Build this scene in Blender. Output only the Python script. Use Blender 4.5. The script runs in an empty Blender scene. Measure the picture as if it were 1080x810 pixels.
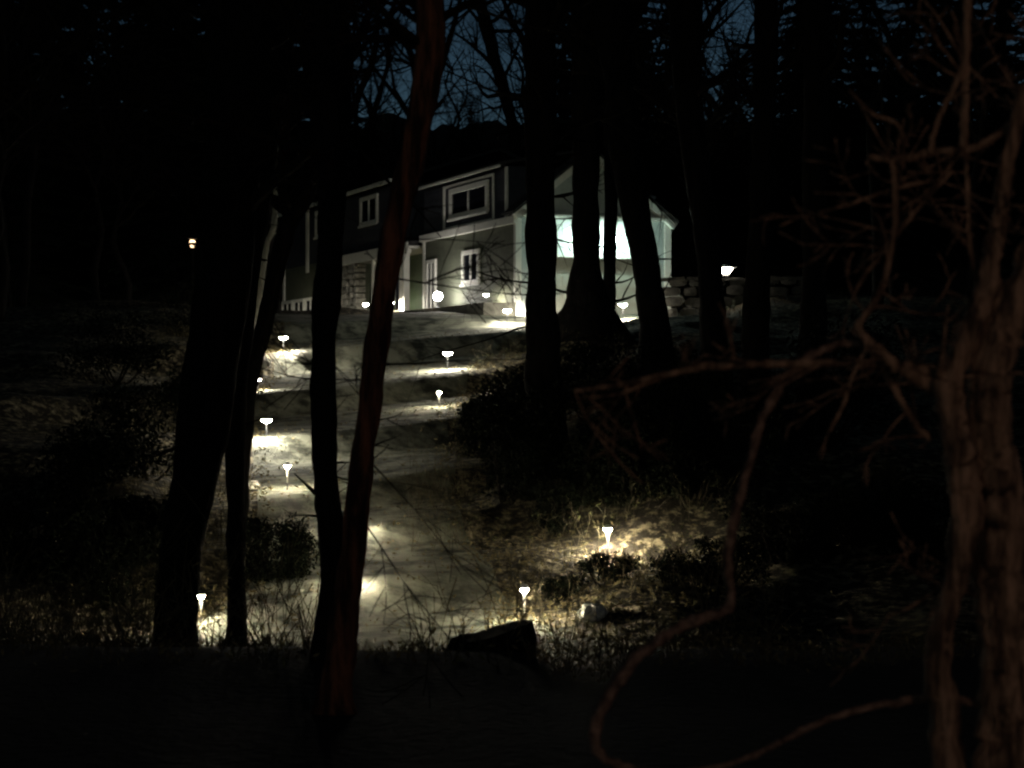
import bpy, math, random
from mathutils import Vector, noise
random.seed(7)
sc = bpy.context.scene
C = sc.collection
F = 2015.0                      # focal length in photo pixels (1080 wide)
HY = 400.0                      # horizon row in the photo
CX = 540.0
def at(px, py, Y):              # the real point at depth Y metres seen at a photo pixel
    return Vector(((px-CX)/F*Y, Y, (HY-py)/F*Y))
R = math.radians
# ------------------------------------------------------------------ object helpers
class MB:
    def __init__(s): s.v=[]; s.f=[]; s.m=[]
    def box(s, x0,x1,y0,y1,z0,z1, mi=0):
        n=len(s.v)
        s.v += [(x,y,z) for z in (z0,z1) for y in (y0,y1) for x in (x0,x1)]
        for q in ((0,2,3,1),(4,5,7,6),(0,1,5,4),(2,6,7,3),(0,4,6,2),(1,3,7,5)):
            s.f.append(tuple(n+i for i in q)); s.m.append(mi)
    def poly(s, pts, mi=0):
        n=len(s.v); s.v += [tuple(p) for p in pts]; s.f.append(tuple(range(n,n+len(pts)))); s.m.append(mi)
    def prism(s, pts, d, mi=0):          # closed polygon pushed along the vector d
        n=len(s.v); k=len(pts); d=Vector(d)
        s.v += [tuple(p) for p in pts] + [tuple(Vector(p)+d) for p in pts]
        s.f.append(tuple(range(n,n+k))); s.m.append(mi)
        s.f.append(tuple(range(n+2*k-1,n+k-1,-1))); s.m.append(mi)
        for i in range(k):
            j=(i+1)%k; s.f.append((n+j,n+i,n+k+i,n+k+j)); s.m.append(mi)
    def lathe(s, prof, n=14, c=(0,0,0), mi=0):
        b=len(s.v)
        for r,z in prof:
            for i in range(n):
                a=2*math.pi*i/n; s.v.append((c[0]+r*math.cos(a), c[1]+r*math.sin(a), c[2]+z))
        for k in range(len(prof)-1):
            for i in range(n):
                j=(i+1)%n
                s.f.append((b+k*n+i,b+k*n+j,b+(k+1)*n+j,b+(k+1)*n+i)); s.m.append(mi)
        s.f.append(tuple(b+i for i in range(n))[::-1]); s.m.append(mi)
        s.f.append(tuple(b+(len(prof)-1)*n+i for i in range(n))); s.m.append(mi)
    def tube(s, pts, rad, n=6, lump=0.0, seed=0, mi=0):
        pts=[Vector(p) for p in pts]; b=len(s.v); up=Vector((0.13,0.2,1)).normalized()
        prev=None
        for k,p in enumerate(pts):
            d=(pts[min(k+1,len(pts)-1)]-pts[max(k-1,0)])
            if d.length<1e-9: d=Vector((0,0,1))
            d.normalize()
            if prev is None:
                a=d.cross(Vector((1,0,0)) if abs(d.x)<0.8 else Vector((0,1,0))).normalized()
            else:
                a=(prev-d*prev.dot(d)); a.normalize()
            prev=a; c=d.cross(a)
            for i in range(n):
                t=2*math.pi*i/n; o=a*math.cos(t)+c*math.sin(t); r=rad[k]
                if lump: r*=1+lump*.4*noise.noise(Vector(((p.x+o.x*r)*3.1/r,(p.y+o.y*r)*3.1/r,(p.z+o.z*r)*.9/r+seed)))+lump*noise.noise(Vector(((p.x+o.x*r)*.9/r,(p.y+o.y*r)*.9/r,(p.z+o.z*r)*.28/r+seed)))
                s.v.append(tuple(p+o*r))
        for k in range(len(pts)-1):
            for i in range(n):
                j=(i+1)%n
                s.f.append((b+k*n+i,b+k*n+j,b+(k+1)*n+j,b+(k+1)*n+i)); s.m.append(mi)
        s.f.append(tuple(b+i for i in range(n))[::-1]); s.m.append(mi)
        s.f.append(tuple(b+(len(pts)-1)*n+i for i in range(n))); s.m.append(mi)
    def build(s, name, mats, parent=None, smooth=False, origin=None):
        me=bpy.data.meshes.new(name)
        v=s.v
        if origin is not None: v=[(a-origin[0],b-origin[1],c-origin[2]) for a,b,c in v]
        me.from_pydata(v,[],s.f); 
        if not isinstance(mats,(list,tuple)): mats=[mats]
        for m in mats: me.materials.append(m)
        if len(mats)>1: me.polygons.foreach_set('material_index', s.m)
        if smooth: me.polygons.foreach_set('use_smooth',[True]*len(s.f))
        me.update()
        o=bpy.data.objects.new(name,me); C.objects.link(o)
        if parent: o.parent=parent
        elif origin is not None: o.location=origin
        return o
def tag(o,label=None,cat=None,group=None,kind=None):
    if label: o['label']=label
    if cat: o['category']=cat
    if group: o['group']=group
    if kind: o['kind']=kind
    return o
def empty(name, loc, label, cat, group=None, rz=0):
    o=bpy.data.objects.new(name,None); C.objects.link(o); o.location=loc; o.rotation_euler=(0,0,rz)
    o.empty_display_size=.2
    return tag(o,label,cat,group)
def copy_tree(o,parent=None):
    c=o.copy(); C.objects.link(c); c.parent=parent
    for ch in list(o.children): copy_tree(ch,c)
    return c
# ------------------------------------------------------------------ materials
def mat(name, col, rough=.8, col2=None, scale=5, bump=0, bscale=20, detail=6, spec=.3, emit=0, ecol=None, stretch=None, lo=.35, hi=.65):
    m=bpy.data.materials.new(name); m.use_nodes=True; nt=m.node_tree; b=nt.nodes['Principled BSDF']
    b.inputs['Base Color'].default_value=(*col,1); b.inputs['Roughness'].default_value=rough
    b.inputs['Specular IOR Level'].default_value=spec
    if col2 or bump:
        tc=nt.nodes.new('ShaderNodeTexCoord'); mp=nt.nodes.new('ShaderNodeMapping')
        if stretch: mp.inputs['Scale'].default_value=stretch
        nt.links.new(tc.outputs['Object'],mp.inputs[0])
    if col2:
        n=nt.nodes.new('ShaderNodeTexNoise'); n.inputs['Scale'].default_value=scale; n.inputs['Detail'].default_value=detail
        n.inputs['Roughness'].default_value=.65
        r=nt.nodes.new('ShaderNodeValToRGB'); r.color_ramp.elements[0].position=lo; r.color_ramp.elements[1].position=hi
        r.color_ramp.elements[0].color=(*col,1); r.color_ramp.elements[1].color=(*col2,1)
        nt.links.new(mp.outputs[0],n.inputs['Vector']); nt.links.new(n.outputs['Fac'],r.inputs[0]); nt.links.new(r.outputs[0],b.inputs['Base Color'])
    if bump:
        n=nt.nodes.new('ShaderNodeTexNoise'); n.inputs['Scale'].default_value=bscale; n.inputs['Detail'].default_value=8
        bp=nt.nodes.new('ShaderNodeBump'); bp.inputs['Strength'].default_value=bump; bp.inputs['Distance'].default_value=.03
        nt.links.new(mp.outputs[0],n.inputs['Vector']); nt.links.new(n.outputs['Fac'],bp.inputs['Height']); nt.links.new(bp.outputs[0],b.inputs['Normal'])
    if emit:
        b.inputs['Emission Color'].default_value=(*(ecol or col),1); b.inputs['Emission Strength'].default_value=emit
    return m
M={}
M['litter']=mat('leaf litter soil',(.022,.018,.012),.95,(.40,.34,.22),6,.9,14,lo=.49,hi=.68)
nt=M['litter'].node_tree; bb=nt.nodes['Principled BSDF']; src=bb.inputs['Base Color'].links[0].from_socket   # unlit look of the near ground painted in by distance; litter colour beyond
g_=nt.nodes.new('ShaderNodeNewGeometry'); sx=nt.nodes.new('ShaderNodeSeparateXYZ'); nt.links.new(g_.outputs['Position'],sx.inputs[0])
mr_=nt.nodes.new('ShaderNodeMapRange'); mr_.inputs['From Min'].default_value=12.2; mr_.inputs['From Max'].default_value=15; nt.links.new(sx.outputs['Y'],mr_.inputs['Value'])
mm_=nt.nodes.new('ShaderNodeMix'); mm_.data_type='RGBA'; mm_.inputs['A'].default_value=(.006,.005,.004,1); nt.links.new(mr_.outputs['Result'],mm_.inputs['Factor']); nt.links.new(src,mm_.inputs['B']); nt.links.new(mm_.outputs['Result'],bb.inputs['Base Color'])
M['drive']=mat('weathered gravel driveway',(.026,.028,.020),.95,(.22,.225,.175),1.8,1,22,lo=.40,hi=.60,detail=12)
M['terrace']=mat('pale concrete',(.13,.125,.11),.9,(.30,.29,.25),4,.8,14)
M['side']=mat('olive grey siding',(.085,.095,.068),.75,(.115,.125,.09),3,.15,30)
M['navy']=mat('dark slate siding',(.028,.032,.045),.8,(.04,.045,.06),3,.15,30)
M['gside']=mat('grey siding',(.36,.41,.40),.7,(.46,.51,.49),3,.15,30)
M['white']=mat('white trim paint',(.68,.68,.62),.55,(.78,.78,.72),4,.1,30)
M['panel']=mat('white painted panel',(.66,.74,.70),.5,(.74,.80,.76),2,.1,20)
M['door']=mat('garage door paint',(.24,.24,.20),.5,(.30,.30,.26),2,.1,20)
M['roof']=mat('dark asphalt shingle',(.02,.02,.022),.95,(.045,.045,.045),12,.6,30)
M['bluedoor']=mat('dark blue door paint',(.025,.032,.06),.5,(.035,.045,.08),3)
M['gdoor']=mat('green painted wall board',(.05,.075,.04),.6,(.07,.1,.055),3)
M['glass']=mat('dark window glass',(.012,.013,.018),.08,spec=.5)
M['stone']=mat('fieldstone',(.13,.125,.11),.95,(.36,.35,.31),4,.8,12)
M['wallstone']=mat('dark lichened fieldstone',(.04,.04,.036),.95,(.085,.08,.07),3,.9,10)
M['palestone']=mat('pale stone',(.6,.6,.56),.9,(.75,.75,.7),9,.6,20)
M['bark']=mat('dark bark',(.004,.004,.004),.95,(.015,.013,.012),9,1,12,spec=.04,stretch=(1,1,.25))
M['barkred']=mat('reddish bark',(.02,.008,.005),.95,(.20,.075,.04),16,1,20,stretch=(1,1,.16),lo=.42,hi=.62)
M['barkpale']=mat('pale bark',(.16,.15,.12),.9,(.34,.32,.27),9,.8,12,stretch=(1,1,.3))
M['barkbrown']=mat('brown fibrous bark',(.045,.028,.02),.95,(.34,.22,.16),26,1,40,stretch=(1,1,.16),lo=.40,hi=.62)
M['vine']=mat('rough vine bark',(.05,.03,.025),.95,(.30,.20,.165),30,1,40)
M['twig']=mat('dark twig bark',(.008,.007,.006),.95,(.022,.018,.014),14,spec=.04)
M['brush']=mat('dry brush stems',(.03,.024,.015),.95,(.10,.085,.05),3)
M['ever']=mat('evergreen needles',(.008,.014,.008),.8,(.02,.03,.015),2)
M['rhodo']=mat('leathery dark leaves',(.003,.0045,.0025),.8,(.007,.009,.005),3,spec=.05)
M['leaf']=mat('dry leaves',(.06,.05,.022),.9,(.22,.18,.09),6)
M['green']=mat('winter green leaves',(.05,.06,.02),.8,(.14,.15,.05),6)
M['metal']=mat('dark powder coated metal',(.03,.03,.032),.45,spec=.5)
M['rim']=mat('brushed metal',(.5,.5,.48),.4,spec=.5)
M['frost']=mat('frosted plastic',(.75,.72,.62),.5)
def emis(name,col,st): return mat(name,(.9,.9,.85),.5,emit=st,ecol=col)
M['warm']=emis('lit warm lens',(1,.88,.62),3300)
M['cool']=emis('lit neutral lens',(1,.92,.74),1400)
def fade(m,z0,z1,p,lowfac):        # the light source sits at the top of the lens; its tapered foot only glows
    nt=m.node_tree; b=nt.nodes['Principled BSDF']; tc=nt.nodes.new('ShaderNodeTexCoord'); sp=nt.nodes.new('ShaderNodeSeparateXYZ'); nt.links.new(tc.outputs['Object'],sp.inputs[0])
    mr=nt.nodes.new('ShaderNodeMapRange'); mr.inputs['From Min'].default_value=z0; mr.inputs['From Max'].default_value=z1; nt.links.new(sp.outputs['Z'],mr.inputs['Value'])
    pw=nt.nodes.new('ShaderNodeMath'); pw.operation='POWER'; pw.inputs[1].default_value=p; nt.links.new(mr.outputs['Result'],pw.inputs[0])
    m2=nt.nodes.new('ShaderNodeMapRange'); m2.inputs['To Min'].default_value=lowfac; m2.inputs['To Max'].default_value=b.inputs['Emission Strength'].default_value
    nt.links.new(pw.outputs[0],m2.inputs['Value']); nt.links.new(m2.outputs['Result'],b.inputs['Emission Strength'])
fade(M['warm'],.335,.376,2.5,.8)
M['globe']=emis('lit bright globe',(1,.93,.86),210)
M['wall_lens']=emis('lit wall lamp lens',(.74,1,.88),640)
M['wall_top']=emis('lit broad lens',(1,.9,.75),20)
M['far']=emis('lit amber lens',(1,.66,.36),3.5)
# ------------------------------------------------------------------ terrain
TAB=[(-40,-1.6),(11.2,-1.6),(12.3,-1.72),(15,-2.6),(18,-2.95),(22,-2.8),(26,-2.28),(30,-1.75),(35,-1.08),(40,-.43),(45,.22),(50,.9),(56,1.6),(60,1.98),(68,2.42),(80,2.40),(86,2.45),(97,4.2),(112,6.8),(138,18.2),(155,20.5),(260,28),(420,40)]
def prof(y):
    if y<=TAB[0][0]: return TAB[0][1]
    for (a,za),(b,zb) in zip(TAB,TAB[1:]):
        if y<=b:
            t=(y-a)/(b-a); return za+(zb-za)*t
    return TAB[-1][1]
def sprof(y): return (prof(y-.5)+2*prof(y)+prof(y+.5))/4
EDGE=[(16,-5.5,3.4),(20,-4.6,1.6),(22,-3.7,.35),(24,-3.3,-.15),(27,-3.6,-.6),(30,-4.0,-.9),(35,-4.75,-1.15),(39,-5.35,-1.35),(43,-5.7,-1.1),(47,-5.9,-.85),(52,-6.2,.0),(57,-6.8,2.2),(60,-7.5,5.2),(64,-8.5,5.5)]
def edges(y):
    if y<=EDGE[0][0]: return EDGE[0][1:]
    for a,b in zip(EDGE,EDGE[1:]):
        if y<=b[0]:
            t=(y-a[0])/(b[0]-a[0]); return (a[1]+(b[1]-a[1])*t, a[2]+(b[2]-a[2])*t)
    return EDGE[-1][1:]
def sst(a,b,x):
    t=max(0,min(1,(x-a)/(b-a))); return t*t*(3-2*t)
def off(x,y):                   # 0 on the drive, rising outside it
    l,r=edges(y); d=max(l-x,x-r)
    if y<19: d=max(d,(19-y)*1.0)
    if y>64: d=max(d,(y-64))
    return d
CREST=[21.5,25.0,29.0,32.7,38.7,45.5,53.6,61]
def tread(x,y):                 # cross banks: shallow tread behind each crest, steep face in front of it
    q=y-.9*x+.35*noise.noise(Vector((x*.9,y*.2,11)))
    for a,b in zip(CREST,CREST[1:]):
        if a<=q<b:
            u=q-a; P=b-a; k=.07
            e=P-.9
            return -k*u if u<e else -k*e*(1-(u-e)/.9)
    return 0
def G(x,y):
    z=sprof(y)+tread(x,y)*sst(20,23,y)*(1-sst(55,58.5,y))*sst(-11,-8,x)*(1-sst(2,4,x)); d=off(x,y); w=sst(0,1.2,d)
    n=noise.noise(Vector((x*.35,y*.35,3.1)))*.28+noise.noise(Vector((x*1.3,y*1.3,8)))*.10
    nearflat=sst(11,14,y) if y<14 else 1
    far=1+sst(70,200,y)*8
    z+=n*w*(.25+.75*nearflat)*far
    z+=noise.noise(Vector((x*.25,y*.22,5)))*.10*(1-w)*sst(19,24,y)
    l,r=edges(y)
    if y>22:
        z+=.55*sst(.2,3,x-r)*sst(22,30,y)*(1-sst(52,58,y)) + .35*sst(.2,2.5,l-x)*sst(24,30,y)*(1-sst(60,70,y))
    z+=.5*sst(5.8,8,x)*sst(50,58,y)*(1-sst(75,90,y))
    z-=.17*math.exp(-((x-.36)/.22)**2)*math.exp(-((y-11.6)/1.3)**2)
    return z
def ground_at(px,py):
    Y=14.0
    while Y<90:
        p=at(px,py,Y)
        if p.z<=G(p.x,Y): 
            return Vector((p.x,Y,G(p.x,Y)))
        Y+=.03
    return at(px,py,60)
def axis(lo,hi,segs):
    out=[]; x=lo
    while x<hi:
        out.append(x)
        st=segs[-1][1]
        for lim,s in segs:
            if abs(x-segs_c)<lim: st=s; break
        x+=st
    out.append(hi); return out
segs_c=0; xs=axis(-150,150,[(8,.20),(16,.5),(30,1.5),(200,8)])
segs_c=38; ys=axis(-30,420,[(26,.22),(34,.6),(60,2),(500,12)])
vs=[];fs=[]
for y in ys:
    for x in xs:
        z=G(x,y); d=off(x,y)
        vs.append((x,y,z-.04*(1-sst(-.35,-.05,d))))
nx=len(xs)
for j in range(len(ys)-1):
    for i in range(nx-1):
        a=j*nx+i; fs.append((a,a+1,a+1+nx,a+nx))
mb=MB(); mb.v=vs; mb.f=fs; mb.m=[0]*len(fs)
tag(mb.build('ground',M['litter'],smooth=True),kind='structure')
mb=MB(); N=26; y=19.0; rows=0
while y<=63.9:
    l,r=edges(y)
    wob=.10*noise.noise(Vector((0,y*.8,1))); wob2=.10*noise.noise(Vector((5,y*.8,1)))
    for i in range(N+1):
        t=i/N; x=l+wob+(r+wob2-l-wob)*t
        mb.v.append((x,y,G(x,y)+.012*math.sin(math.pi*min(1,max(0,t)))**.3+.006))
    rows+=1; y+=.25
for j in range(rows-1):
    for i in range(N):
        a=j*(N+1)+i; mb.f.append((a,a+1,a+N+2,a+N+1)); mb.m.append(0)
tag(mb.build('driveway',M['drive'],smooth=True),kind='structure')
# ------------------------------------------------------------------ house
A=math.atan2(.367,.93)
HB=Vector((.15,60,2.47))
house=empty('house',HB,'dark two storey house with white trim and a lit garage gable above the driveway','house',rz=A)
def hw(x,y,z=0):
    return Vector((HB.x+x*math.cos(A)-y*math.sin(A), HB.y+x*math.sin(A)+y*math.cos(A), HB.z+z))
def lap_x(mb,x,y0,y1,z0,z1,st=.15,top=None):       # boards on a wall facing -x
    z=z0
    while z<z1-.01:
        zz=min(z+st,z1)
        mb.prism([(x-.032,y0,z),(x-.010,y0,zz),(x,y0,zz),(x,y0,z)],(0,y1-y0,0)); z+=st
def lap_y(mb,y,x0f,x1f,z0,z1,st=.15):
    z=z0
    while z<z1-.01:
        zz=min(z+st,z1); a,b=x0f(zz),x1f(zz)
        if b-a>.05: mb.prism([(a,y-.032,z),(a,y-.010,zz),(a,y,zz),(a,y,z)],(b-a,0,0))
        z+=st
# garage walls
PK=4.80; EV=2.62
mb=MB()
mb.box(.002,5.3,.5,9,-1.3,2.6); lap_x(mb,0,.1,9.0,-.05,2.42)
g=mb.build('garage_wall',M['side'],house)
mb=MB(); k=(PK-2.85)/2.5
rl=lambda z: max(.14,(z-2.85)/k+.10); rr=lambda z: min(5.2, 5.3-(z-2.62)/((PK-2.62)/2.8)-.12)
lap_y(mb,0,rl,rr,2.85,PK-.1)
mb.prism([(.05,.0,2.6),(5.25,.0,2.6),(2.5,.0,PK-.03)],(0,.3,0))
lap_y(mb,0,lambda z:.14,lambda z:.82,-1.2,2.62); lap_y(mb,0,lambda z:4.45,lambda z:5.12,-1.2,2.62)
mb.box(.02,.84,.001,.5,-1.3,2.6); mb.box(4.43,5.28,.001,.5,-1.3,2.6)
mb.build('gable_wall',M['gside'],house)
mb=MB(); mb.box(.84,4.43,-.01,.5,1.42,2.6); mb.build('door_header',M['panel'],house)
# garage door, set back under the header
mb=MB()
for i in range(5):
    z0=-1.15+i*.52; mb.box(.88,4.39,.26,.31,z0,z0+.49)
    for j in range(5):
        x0=.98+j*.69; mb.box(x0,x0+.55,.235,.262,z0+.09,z0+.40)
mb.box(.86,4.41,.30,.34,-1.3,1.5)
gd=mb.build('garage_door',M['door'],house)
mb=MB(); mb.box(2.55,2.75,.20,.234,-.45,-.40); mb.build('handle',M['rim'],gd)
mb=MB(); mb.box(.76,.875,-.05,.28,-1.25,1.44); mb.build('door_casing',M['white'],house)
mb=MB(); mb.box(4.395,4.51,-.05,.28,-1.25,1.44); mb.build('door_casing',M['white'],house)
mb=MB(); mb.box(.76,4.51,-.06,-.012,1.40,1.47); mb.build('lintel_strip',M['white'],house)
# pent ledge above the lit panel
mb=MB(); mb.prism([(.15,-.26,2.64),(.15,-.26,2.72),(.15,0,2.84),(.15,0,2.64)],(5.1,0,0)); mb.build('pent_ledge',M['white'],house)
# corner boards
for x0,x1,y0,y1 in ((-.055,.14,-.055,.13),(5.13,5.36,-.055,.13)):
    mb=MB(); mb.box(x0,x1,y0,y1,-1.2,2.60); mb.build('corner_board',M['white'],house)
mb=MB(); mb.box(-.05,-.001,8.78,9.0,-.3,2.42); mb.build('corner_board',M['white'],house)
# skirt band
mb=MB(); mb.box(-.16,.0,-.14,9.05,2.43,2.66); mb.build('eave_fascia',M['white'],house)
# rakes
def rake(p0,p1,nm='rake_board',h=.20,ya=-.22,yb=-.04):
    mb=MB(); d=Vector(p1)-Vector(p0); d.normalize(); n=Vector((-d.z,0,d.x))
    if n.z<0:n=-n
    a=Vector((p0[0],ya,p0[2]));b=Vector((p1[0],ya,p1[2]))
    mb.prism([a,b,b-n*h,a-n*h],(0,yb-ya,0)); mb.build(nm,M['white'],house)
rake((-.18,0,2.70),(2.5,0,PK+.02)); rake((2.5,0,PK+.02),(5.5,0,2.55),ya=-.223)
# roof slabs
def slab(pts,th,dy,name='roof',m='roof'):
    mb=MB(); up=[(x,pts_y,z+th) for x,pts_y,z in reversed(pts)]
    mb.prism(list(pts)+up,(0,dy,0)); return mb.build(name,M[m],house)
slab([(-.20,-.25,2.70),(2.5,-.25,PK+.03)],.10,1.0)
rf=slab([(2.502,-.25,PK+.03),(5.55,-.25,2.55)],.10,9.4)
slab([(-.28,.76,4.34),(2.49,.76,PK+.06)],.10,8.6)
# shed dormer, slate coloured
mb=MB(); mb.box(.03,2.45,.85,9.0,2.5,4.32); lap_x(mb,.03,.9,9.0,2.68,4.30)
mb.build('upper_wall',M['navy'],house)
mb=MB(); mb.box(-.30,-.24,.8,9.3,4.28,4.36); mb.build('eave_fascia',M['white'],house)
mb=MB(); mb.box(-.02,.029,.80,1.0,2.68,4.30); mb.build('corner_board',M['white'],house)
def window(x,y0,y1,z0,z1,mull=1,fw=.13,m='white',inner=None,nm='window'):
    mb=MB(); a=x-.09; b=x-.002
    mb.box(a,b,y0,y1,z0,z0+fw); mb.box(a,b,y0,y1,z1-fw,z1)
    mb.box(a,b,y0,y0+fw*1.3,z0+fw,z1-fw); mb.box(a,b,y1-fw*1.3,y1,z0+fw,z1-fw)
    for i in range(mull):
        yc=y0+(y1-y0)*(i+1)/(mull+1); mb.box(x-.075,b,yc-.06,yc+.06,z0+fw,z1-fw)
    w=mb.build(nm,M[m],house)
    mb=MB(); mb.box(x-.05,b-.001,y0+fw*1.3,y1-fw*1.3,z0+fw,z1-fw); mb.build('pane',M['glass'],w)
    mb=MB(); mb.box(a-.05,a-.001,y0-.05,y1+.05,z0-.06,z0+.02); mb.build('sill',M[m],w)
    return w
window(0,3.2,4.85,.70,1.84,1,.14)                # garage side window
window(0,7.55,8.55,-.1,1.75,1,.12)                # narrow twin shutter panel by the corner
window(.03,2.45,6.2,3.0,4.05,1,.17)               # dormer window
mb=MB()                                            # pale outer surround of dormer bay
mb.box(-.04,.0,1.95,2.07,2.70,4.2);mb.box(-.04,.0,6.7,6.86,2.70,4.2);mb.box(-.04,.0,2.07,6.7,4.12,4.2);mb.box(-.04,.0,2.07,6.7,2.70,2.76)
mb.build('bay_surround',M['white'],house)
# main wing, further along the same front
mb=MB(); mb.box(1.3,7,9.002,28.5,-1.2,2.5); mb.box(.03,7,11.9,28.5,2.5,4.85); lap_x(mb,.03,12.0,28.5,2.55,4.84)
mb.build('wing_wall',M['navy'],house)
mb=MB(); lap_x(mb,1.3,9.0,19.6,-.2,2.45); mb.build('porch_back_wall',M['gdoor'],house)
mb=MB(); mb.box(.03,1.29,19.6,28.5,-.6,2.5); lap_x(mb,.03,19.6,28.5,-.4,2.5); mb.build('lower_wing_wall',M['side'],house)
slab([(-.3,11.8,4.86),(4.0,11.8,6.2)],.12,17); slab([(4.002,11.8,6.2),(7.6,11.8,4.8)],.12,17)
mb=MB(); mb.box(-.36,-.30,11.8,28.8,4.84,4.98); mb.build('eave_fascia',M['white'],house)
mb=MB(); mb.prism([(-.25,10.0,2.40),(1.3,10.0,2.62),(1.3,10.0,2.74),(-.25,10.0,2.52)],(0,9.6,0)); mb.build('porch_roof',M['roof'],house)
mb=MB(); mb.box(-.31,-.25,10.0,19.6,2.10,2.50); mb.build('porch_fascia',M['white'],house)
mb=MB(); mb.box(-.2,1.25,10.05,19.5,2.30,2.38); mb.build('porch_ceiling',M['white'],house)
for y0,w in ((10.55,.55),(14.3,.22)):
    mb=MB(); mb.box(-.24,-.02,y0,y0+w,-.3,2.30); mb.box(-.28,.02,y0-.04,y0+w+.04,-.3,-.1); mb.box(-.28,.02,y0-.04,y0+w+.04,2.12,2.29); mb.build('porch_post',M['white'],house)
mb=MB(); mb.box(1.2,1.262,14.6,15.9,-.2,1.95); dd=mb.build('door',M['bluedoor'],house)
mb=MB(); mb.lathe([(.0,0),(.035,.01),(.035,.05),(0,.06)],10,(1.17,14.75,.8)); mb.build('handle',M['rim'],dd)
mb=MB(); mb.box(1.19,1.26,14.45,14.59,-.2,2.08); mb.box(1.19,1.26,15.91,16.05,-.2,2.08); mb.box(1.19,1.26,14.59,15.91,1.96,2.08); mb.build('door_frame',M['white'],house)
def stones(mb,x0,x1,y0,y1,z0,z1,s=.28,seed=1):
    rd=random.Random(seed); z=z0
    while z<z1:
        h=rd.uniform(.5,.95)*s; y=y0-rd.random()*s*.5
        while y<y1:
            w=rd.uniform(.7,1.9)*s; d=rd.uniform(-.09,.09)*s/.3; jz=rd.uniform(-.12,.12)*h
            pts=[]
            for a in range(9):
                t=2*math.pi*a/9; q=(abs(math.cos(t))**.5*(1 if math.cos(t)>0 else -1), abs(math.sin(t))**.5*(1 if math.sin(t)>0 else -1))
                pts.append((x0+d, y+w/2+q[0]*w*.47*rd.uniform(.88,1), z+h/2+jz+q[1]*h*.50*rd.uniform(.8,1)))
            n=len(mb.v); ce=(x0+d-.03*1,y+w/2,z+h/2)
            back=[(x1,p[1],p[2]) for p in pts]
            mb.v+= [ce]+pts+back; mb.m+=[0]*(18)
            for a in range(9):
                b=(a+1)%9; mb.f.append((n,n+1+a,n+1+b)); mb.f.append((n+1+a,n+10+a,n+10+b,n+1+b))
            y+=w
        z+=h
mb=MB(); stones(mb,-.16,.25,16.9,19.6,-.5,2.1,.30,4); mb.build('stone_pier',M['stone'],house)
window(.03,14.4,16.7,3.55,4.68,1,.15)
window(.03,21.2,23.2,3.55,4.68,1,.15)
mb=MB(); mb.box(-.05,.0,24.3,24.7,2.15,4.84); mb.build('corner_board',M['white'],house)
mb=MB(); mb.box(-.05,.0,28.3,28.6,-.3,4.84); mb.build('corner_board',M['white'],house)
for y0 in (21.0,22.95,24.9,26.85):
    window(-.0,y0,y0+1.8,.12,1.05,1,.13,nm='basement_window')
# downpipe, flue and a dim lamp on the peak
mb=MB(); mb.tube([(5.12,.9,2.7),(5.12,.9,3.3)],[.055,.055],10); mb.lathe([(.14,0),(.14,.13),(.09,.16),(.15,.22),(.15,.27),(.03,.33)],12,(5.12,.9,3.25)); mb.build('flue',M['rim'],rf)
mb=MB(); mb.tube([(5.0,1.3,2.8),(5.0,1.3,4.0)],[.02,.015],6); mb.build('aerial_mast',M['rim'],rf)
for lx in (2.33,3.30):  # one of the pair is added, hidden, to spread light over the header
    wl=MB(); wl.box(lx-.06,lx+.06,-.08,-.011,1.90,2.10); wl.box(lx-.015,lx+.015,-.46,-.08,2.06,2.09); wl.lathe([(.02,0),(.12,.02),(.10,.07),(.02,.10)],12,(lx,-.46,2.06)); w=wl.build('wall_lamp',M['metal'],house)
    mb=MB(); mb.lathe([(.03,0),(.055,.04),(.055,.13),(.04,.15)],12,(lx,-.46,1.905)); mb.build('lens',M['wall_lens'],w)
# terrace strip along the garage wall
mb=MB(); mb.prism([(-1.0,.3,-.9),(-.034,-.05,-.9),(-.034,-.05,-.06),(-1.0,.3,-.06)],(0,9.2,0)); 
tr=mb.build('terrace',M['terrace']); tr.location=HB; tr.rotation_euler=(0,0,A); tag(tr,kind='structure')
# ------------------------------------------------------------------ path lamps
def slim_lamp(loc,label,lens='warm'):
    t=empty('path_lamp',loc,label,'path lamp','slim stake lamps along the driveway')
    mb=MB(); mb.lathe([(.046,.385),(.048,.39),(.044,.42),(.015,.44)],12); mb.build('cap',M['rim'],t)
    mb=MB(); mb.lathe([(.011,.215),(.015,.26),(.020,.31),(.026,.352),(.040,.378),(.044,.384)],12); mb.build('lens',M[lens],t)
    mb=MB(); mb.lathe([(.006,.10),(.008,.16),(.011,.214)],12); mb.build('stem',M['frost'],t)
    mb=MB(); mb.lathe([(.002,-.08),(.007,0),(.007,.12)],8); mb.build('stake',M['metal'],t)
    return t
def hat_lamp(loc,label,s=1.0,lens='cool'):
    t=empty('path_lamp',loc,label,'path lamp','wide hatted path lamps along the driveway')
    mb=MB(); mb.lathe([(.120*s,.37),(.125*s,.375),(.08*s,.405),(.02*s,.425)],16); mb.build('hat',M['metal'],t)
    mb=MB(); mb.lathe([(.03*s,.318),(.07*s,.336),(.095*s,.366)],14); mb.build('lens',M[lens],t)
    mb=MB(); mb.lathe([(.009,.0),(.009,.25),(.028*s,.321)],8); mb.build('stem',M['metal'],t)
    mb=MB(); mb.lathe([(.002,-.1),(.012,-.0)],8); mb.build('stake',M['metal'],t)
    return t
s0=None
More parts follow.
